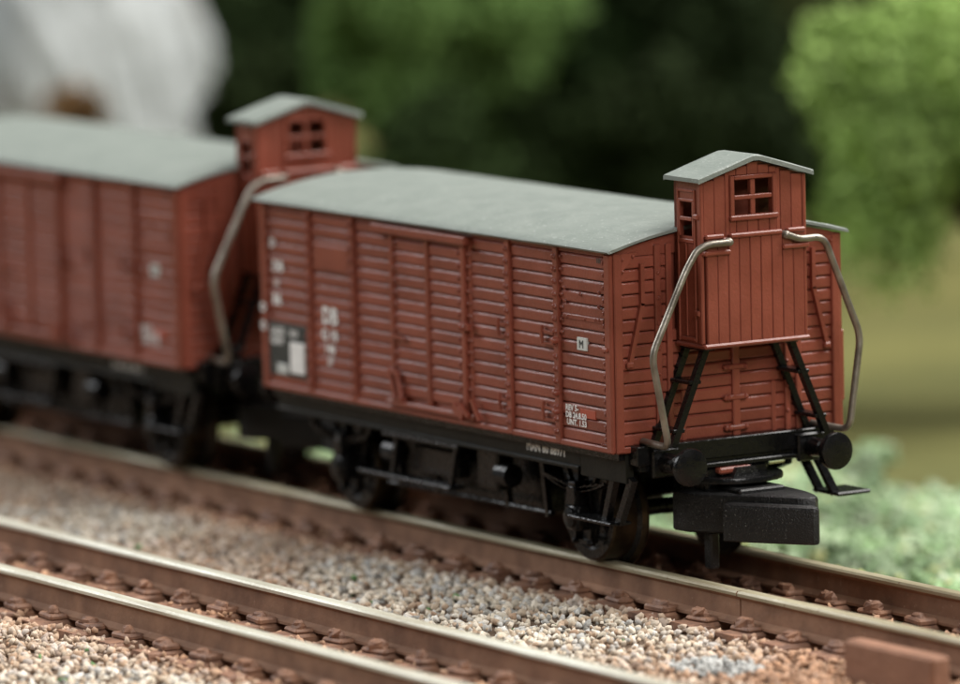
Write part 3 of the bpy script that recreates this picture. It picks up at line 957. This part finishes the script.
    # side doors of the cab with their windows
    for sg in (-1, 1):
        y_ = sg * Y2
        b = MB()
        pr0, pr1 = sorted((y_ - sg * .02, y_ + sg * .07))
        b.box(.30, .42, pr0, pr1, C0 + .2, 17.55, .03); b.box(1.62, 1.74, pr0, pr1, C0 + .2, 17.55, .03); b.box(.42, 1.62, pr0, pr1, 17.42, 17.55, .03)
        b.box(.42, 1.62, pr0, pr1, 15.12, 15.3, .03); b.box(.42, 1.62, pr0, pr1, C0 + .25, C0 + .42, .03)
        b.box(.42, .52, pr0, pr1, sz0, sz1, .02); b.box(1.5, 1.62, pr0, pr1, sz0, sz1, .02); b.box(.42, 1.62, pr0, pr1, sz1, sz1 + .12, .02)
        b.box(.52, 1.5, pr0, pr1, 16.12, 16.3, .03)
        b.box(.95, 1.02, pr0, pr1 - .02, C0 + .45, 15.1, .02)
        P_('cab_door', b, RED, cab)
        for hz in (16.35, 12.0):
            b = MB(); p0, p1 = sorted((y_ - sg * .02, y_ + sg * .2)); b.box(1.72, 2.12, p0, p1, hz - .13, hz + .13, .06); P_('hinge', b, RED, cab)
    # cab roof
    pr = [(-3.14, 18.12), (-1.8, 18.53), (-.36, 18.955), (-.16, 19.0), (0, 19.01), (.16, 19.0), (.36, 18.955), (1.8, 18.53), (3.14, 18.12)]
    prof = [(y, z) for y, z in pr] + [(3.14, 17.92), (1.8, 18.33), (.15, 18.80), (-.15, 18.80), (-1.8, 18.33), (-3.14, 17.92)]
    prof = prof[::-1]
    b = MB()
    R = []
    for x_, ins in ((-.32, .05), (-.26, 0), (1.0, 0), (2.44, 0), (2.52, .05)):
        R.append([(x_, y, z - ins + rng.normal(0, .008)) for y, z in prof])
    b.rings(R); P_('roof', b, 'roof_paint', cab, False)
    # ---------------- handrails of bent wire
    for path in ([(2.2, -1.52, 15.2), (2.62, -1.58, 15.18), (2.5, -2.7, 15.14), (2.42, -3.25, 14.9), (2.38, -3.85, 14.0), (2.32, -5.70, 10.35), (2.32, -4.86, 6.12), (.1, -4.78, 6.18)],
                 [(2.2, 1.56, 15.3), (2.5, 1.62, 15.26), (2.45, 2.35, 15.0), (2.4, 3.72, 15.02), (2.32, 5.74, 10.3), (2.32, 5.05, 6.02), (.1, 4.5, 6.18)]):
        b = MB(); b.tube(rounded(path, .55, 6), .165, 12)
        b.dome(path[1], .2, 'x+', .8, 9)
        P_('handrail', b, 'wire_metal', root, True)
    # ---------------- ladders
    BL = 'black_plastic'
    for sg in (-1, 1):
        b = MB()
        for x_ in (1.6, .1):
            b.bar((x_, sg * 2.28, 10.45), (x_, sg * 4.2, 6.02), .30, .34, up=(1, 0, 0))
        b.box(-.2, 1.9, sg * 2.3 - .3, sg * 2.3 + .3, C0 - .2, C0 - .05, .03)
        lad = P_('ladder', b, BL, root)
        for t_ in (.36, .84):
            y_, z_ = 2.28 + 1.92 * t_, 10.45 - 4.43 * t_
            b = MB(); b.box(.0, 1.75, sg * y_ - .32, sg * y_ + .32, z_ - .09, z_ + .09, .04); P_('rung', b, BL, lad)
    # ---------------- underframe
    b = MB()
    b.box(-L_ + .2, -.2, -5.9, 5.9, 5.35, ZB + .05)
    b.box(-L_ + 1, -1, -2.3, 2.3, 4.2, 5.4, .05); b.box(-22.8, -10.4, -3.4, 3.4, 1.5, 4.3, .15); b.box(-8.9, -7.6, -3.0, 3.0, 2.2, 4.3, .1); b.box(-24.2, -23.3, -3.0, 3.0, 2.2, 4.3, .1)
    und = P_('underframe', b, BL, root)
    for sg in (-1, 1):
        b = MB(); y0, y1 = sorted((sg * 5.15, sg * 5.55))
        b.box(-L_ + .1, -3.9, y0, y1, 4.62, 5.60, .04); b.box(-L_ + .1, -3.9, min(y0, sg * 5.7), max(y1, sg * 5.7), 4.5, 4.68, .04)
        b.box(-3.85, -.1, min(y0, sg * 5.6), max(y1, sg * 5.6), 4.28, 5.64, .03)
        P_('solebar', b, 'sole_black', und)
    lettering(und, 'MAN 80 88971', .60, -8.4, -5.58, 4.98, 'white_print', sx=.88)
    for xe, sg in ((0, 1), (-L_, -1)):
        b = MB(); x0, x1 = sorted((xe - sg * .2, xe + sg * .62))
        b.box(x0, x1, -5.45, 5.45, 5.12, 6.02, .05)
        x0, x1 = sorted((xe - sg * .1, xe + sg * .75)); b.box(x0, x1, -3.6, 4.3, 4.72, 4.95, .05)
        b.box(min(xe, xe + sg * .5), max(xe, xe + sg * .5), -5.2, 5.2, 4.85, 5.2)
        P_('buffer_beam', b, BL, und)
    b = MB(); b.box(.1, .95, -1.2, .6, 4.40, 4.70, .08); P_('floor_tongue', b, RED, und)
    # ---------------- buffers
    for xe, sg in ((0, 1), (-L_, -1)):
        for ys in (-1, 1):
            b = MB()
            pf = [(0.5, .62), (.62, .62), (.66, .50), (1.7, .40), (1.75, .30), (2.45, .28), (2.52, .80), (2.58, .86), (2.78, .87), (2.86, .83), (2.92, .62), (2.95, .3), (2.955, .02)]
            pf = [(sg * d, r_) for d, r_ in pf]
            b.lathe(pf if sg > 0 else pf[::-1], (xe, ys * 4.0, 5.2), 'x', 32)
            P_('buffer', b, BL, root, True)
            b = MB(); x0, x1 = sorted((xe + sg * .55, xe + sg * .85)); b.box(x0, x1, ys * 4.0 - .75, ys * 4.0 + .75, 4.55, 5.85, .08)
            P_('buffer_plate', b, BL, root)
    # ---------------- couplers
    b = MB()
    A = [(-.6, -2.75), (.45, -2.62), (4.75, .35), (5.2, .72), (5.25, 1.05), (4.95, 1.4), (4.3, 1.7), (3.4, 1.95), (.5, 2.2), (-.9, 2.2)]
    b.prism(A, 1.85, 3.66, .18, bottom_ch=.08)
    cp = P_('coupler', b, 'coupler_black', root, True)
    b = MB()
    ctr = [(2.5, -2.12), (5.75, .12), (6.02, .38), (6.02, .66), (5.78, .88), (5.3, .95), (4.4, .85), (3.1, -.05), (2.1, -1.05), (2.05, -1.75)]
    b.prism(ctr, 1.62, 3.34, .20, bottom_ch=.06)
    P_('hook', b, 'coupler_black', cp, True)
    b = MB(); b.box(-.9, 2.4, -1.1, 1.4, 3.5, 3.86, .08); b.lathe([(-.3, 1.0), (.2, 1.0)], (1.0, .1, 3.8), 'x', 6); P_('coupler_cap', b, 'coupler_black', cp)
    b = MB(); b.prism([(.0 + 1.9 * math.cos(t), .3 + 2.3 * math.sin(t)) for t in np.linspace(0, 2 * math.pi, 25)[:-1]], 4.02, 4.28, .08); P_('pivot_plate', b, BL, cp, True)
    b = MB(); b.box(.35, .95, -1.75, -1.25, .1, 1.8, .08); P_('uncoupling_pin', b, 'coupler_black', cp)
    b = MB(); b.box(-2.2, .6, -1.7, 1.7, 2.0, 4.7, .1); P_('coupler_pocket', b, BL, root)
    b = MB(); b.prism([(-L_ - 2.6, -1.5), (-L_ + 1.5, -1.8), (-L_ + 1.5, 1.8), (-L_ - 2.6, 1.5)], 1.8, 3.5, .2)
    b.box(-L_ - .3, -L_ + 1.6, -1.4, 1.4, 3.4, 4.8, .08); P_('coupler', b, 'coupler_black', root, True)
    # ---------------- wheelsets and running gear
    for ax in (-5.15, -25.85):
        b = MB(); b.tube([(ax, -4.9, 2.2), (ax, 4.9, 2.2)], .38, 12); ws = P_('wheelset', b, BL, root, True)
        for sg in (-1, 1):
            b = MB()
            pf = [(-.75, .1), (-.75, .5), (-.55, .62), (-.5, 1.55), (-.75, 1.65), (-.78, 2.05), (-.70, 2.15), (.42, 2.2), (.55, 2.42), (.68, 2.62), (.80, 2.62), (.85, 2.45), (.85, .1)]
            mi = [0, 0, 0, 0, 0, 1, 1, 0, 1, 1, 1, 0]
            pf2 = [(d * (1 if sg < 0 else -1), r_) for d, r_ in pf]
            nf = len(b.f)
            b.lathe(pf2 if sg < 0 else pf2[::-1], (ax, sg * 3.55, 2.2), 'y', 36)
            seq = mi if sg < 0 else mi[::-1]
            for i_, q in enumerate(seq):
                for k_ in range(36): b.m[i_ * 36 + k_] = q
            P_('wheel', b, [BL, 'bronze_rim'], ws, True)
        for sg in (-1, 1):
            yb0, yb1 = sorted((sg * 4.55, sg * 5.35))
            b = MB()
            b.box(ax - .55, ax + .55, yb0, yb1, 1.55, 2.75, .12); b.lathe([(-.1, .5), (.12, .46), (.2, .2)] if sg > 0 else [(-.2, .2), (-.12, .46), (.1, .5)], (ax, sg * 5.35, 2.15), 'y', 14)
            b.box(ax - .35, ax + .35, yb0, yb1, 2.7, 3.6, .05)
            box_ = P_('axle_box', b, BL, root, True)
            b = MB(); ym = sg * 4.5
            for q0, q1 in ((-1.9, -.45), (.45, 1.9)):
                tri = [(ax + q0, 4.7), (ax + (q0 if q0 > 0 else q0 * .42), .95), (ax + (q1 if q1 < 0 else q1 * .42), .95), (ax + q1, 4.7)]
                b.rings([[(x_, ym - .1, z_) for x_, z_ in tri], [(x_, ym + .1, z_) for x_, z_ in tri]])
            ym = sg * 4.6
            for s2 in (-1, 1):
                b.bar((ax + s2 * .62, ym, .95), (ax + s2 * .72, ym, 3.3), .16, .28, up=(0, 1, 0)); b.bar((ax + s2 * .72, ym, 3.3), (ax + s2 * 1.5, ym, 4.6), .16, .28, up=(0, 1, 0))
            b.bar((ax - .75, ym, .95), (ax + .75, ym, .95), .2, .2)
            b.dome((ax - .6, ym - .1, .95), .18, 'y-'); b.dome((ax + .6, ym - .1, .95), .18, 'y-')
            P_('axle_guard', b, BL, box_)
            b = MB()
            for q in range(4):
                hl = 2.6 - q * .5
                pts = [(ax - hl + 2 * hl * t / 8, sg * 5.0, 3.98 - q * .17 - .55 * (1 - ((t - 4) / 4) ** 2) * (hl / 2.6) + .18 * q) for t in range(9)]
                pts = [(p[0], p[1], p[2] - .1 * q) for p in pts]
                for t in range(8): b.bar(pts[t], pts[t + 1], .42, .13)
            for s2 in (-1, 1): b.bar((ax + s2 * 2.6, sg * 5.0, 3.98), (ax + s2 * 2.75, sg * 5.0, 4.62), .3, .2)
            b.box(ax - .28, ax + .28, sg * 5.0 - .3, sg * 5.0 + .3, 3.0, 3.8, .05)
            P_('leaf_spring', b, BL, box_)
            b = MB()                                                             # brake shoe hanger inside
            s3 = 1 if ax < -15 else -1
            b.bar((ax + s3 * 2.9, sg * 3.4, 4.7), (ax + s3 * 2.7, sg * 3.4, 1.6), .3, .3, up=(0, 1, 0)); b.box(ax + s3 * 2.55 - .25, ax + s3 * 2.55 + .25, sg * 3.5 - .4, sg * 3.5 + .4, 1.5, 2.9, .1)
            P_('brake_shoe', b, BL, box_)
    b = MB(); b.tube([(-23, -1.2, 3.2), (-8, -1.2, 3.4)], .2, 8); b.tube([(-15.5, -4.2, 3.6), (-15.5, 4.2, 3.6)], .22, 8)
    b.bar((-17.5, 1.0, 4.6), (-17.0, 1.0, 2.6), .4, .4, up=(0, 1, 0)); b.bar((-14.5, -3.0, 4.6), (-15.2, -3.0, 3.2), .4, .3, up=(0, 1, 0)); b.bar((-12.0, -3.2, 4.6), (-13.4, -3.2, 2.9), .5, .3, up=(0, 1, 0))
    b.lathe([(-1.4, .1), (-1.4, .8), (1.4, .8), (1.4, .1)], (-11.5, 1.6, 3.6), 'x', 16)
    for x0, x1, y_ in ((-22.6, -8.2, -4.35), (-22.6, -8.2, 4.35)):
        b.tube([(x0, y_, 1.75), (x1, y_, 1.9)], .13, 8)
        for xq in (-21.9, -18.6, -12.4, -9.0): b.bar((xq, y_, 4.7), (xq + .5, y_, 1.7), .26, .3, up=(0, 1, 0))
        for xq in (-21.2, -11.2): b.lathe([(-.5, .05), (-.5, .55), (.5, .55), (.5, .05)], (xq, y_ * 1.12, 3.4), 'x', 14)
    b.box(-13.4, -11.6, -5.2, -4.2, 2.6, 4.5, .12); b.box(-19.4, -15.4, -5.0, -4.2, 2.7, 4.0, .1)
    P_('brake_rigging', b, BL, root)
    # near steps under the cab end, footboard under the door
    b = MB(); b.box(-4.55, -.95, -5.95, -4.75, 2.26, 2.42, .05); st = P_('step', b, BL, root)
    for x0, x1 in ((-2.15, -1.35), (-1.05, .1)):
        b = MB(); b.bar((x0, -5.35, 2.35), (x1, -5.35, 4.5), .36, .34, up=(0, 1, 0)); P_('step_hanger', b, BL, st)
    b = MB(); b.box(-1.3, .75, 5.45, 7.35, 2.72, 2.90, .06); st = P_('step', b, BL, root)
    for x0, x1 in ((-1.05, -1.75), (.15, -.55)):
        b = MB(); b.bar((x0, 5.75, 2.75), (x1, 5.1, 4.7), .36, .30, up=(1, 0, 0)); P_('step_hanger', b, BL, st)
    b = MB(); b.box(-22.9, -14.6, -6.0, -5.1, 2.32, 2.52, .05); fb = P_('footboard', b, BL, root)
    b = MB(); b.box(-21.0, -14.2, -5.75, -5.45, 4.28, 4.5, .05); P_('top_bar', b, BL, fb)
    for x0, x1 in ((-20.2, -19.7), (-15.0, -14.4)):
        b = MB(); b.bar((x0, -5.6, 2.45), (x1, -5.6, 4.4), .22, .28, up=(0, 1, 0)); P_('hanger', b, BL, fb)
    b = MB(); b.box(-22.9, -14.6, 5.1, 6.0, 2.32, 2.52, .05); P_('footboard', b, BL, root)
    return root


front = make_wagon()
tag(front, 'red-brown boxcar in sharp focus, foremost of the train, its end and cab facing the viewer', 'boxcar', 'coupled boxcars')
bpy.context.view_layer.update()
PITCHW = 39.2
second = copy_tree(front)
second.location.x -= PITCHW * S
second['label'] = 'second boxcar of the train, blurred, coupled behind the foremost one'
third = copy_tree(front, depth=1)
third.location.x -= 2 * PITCHW * S
third['label'] = 'third boxcar, almost wholly out of view, only a roof corner showing at the left edge'
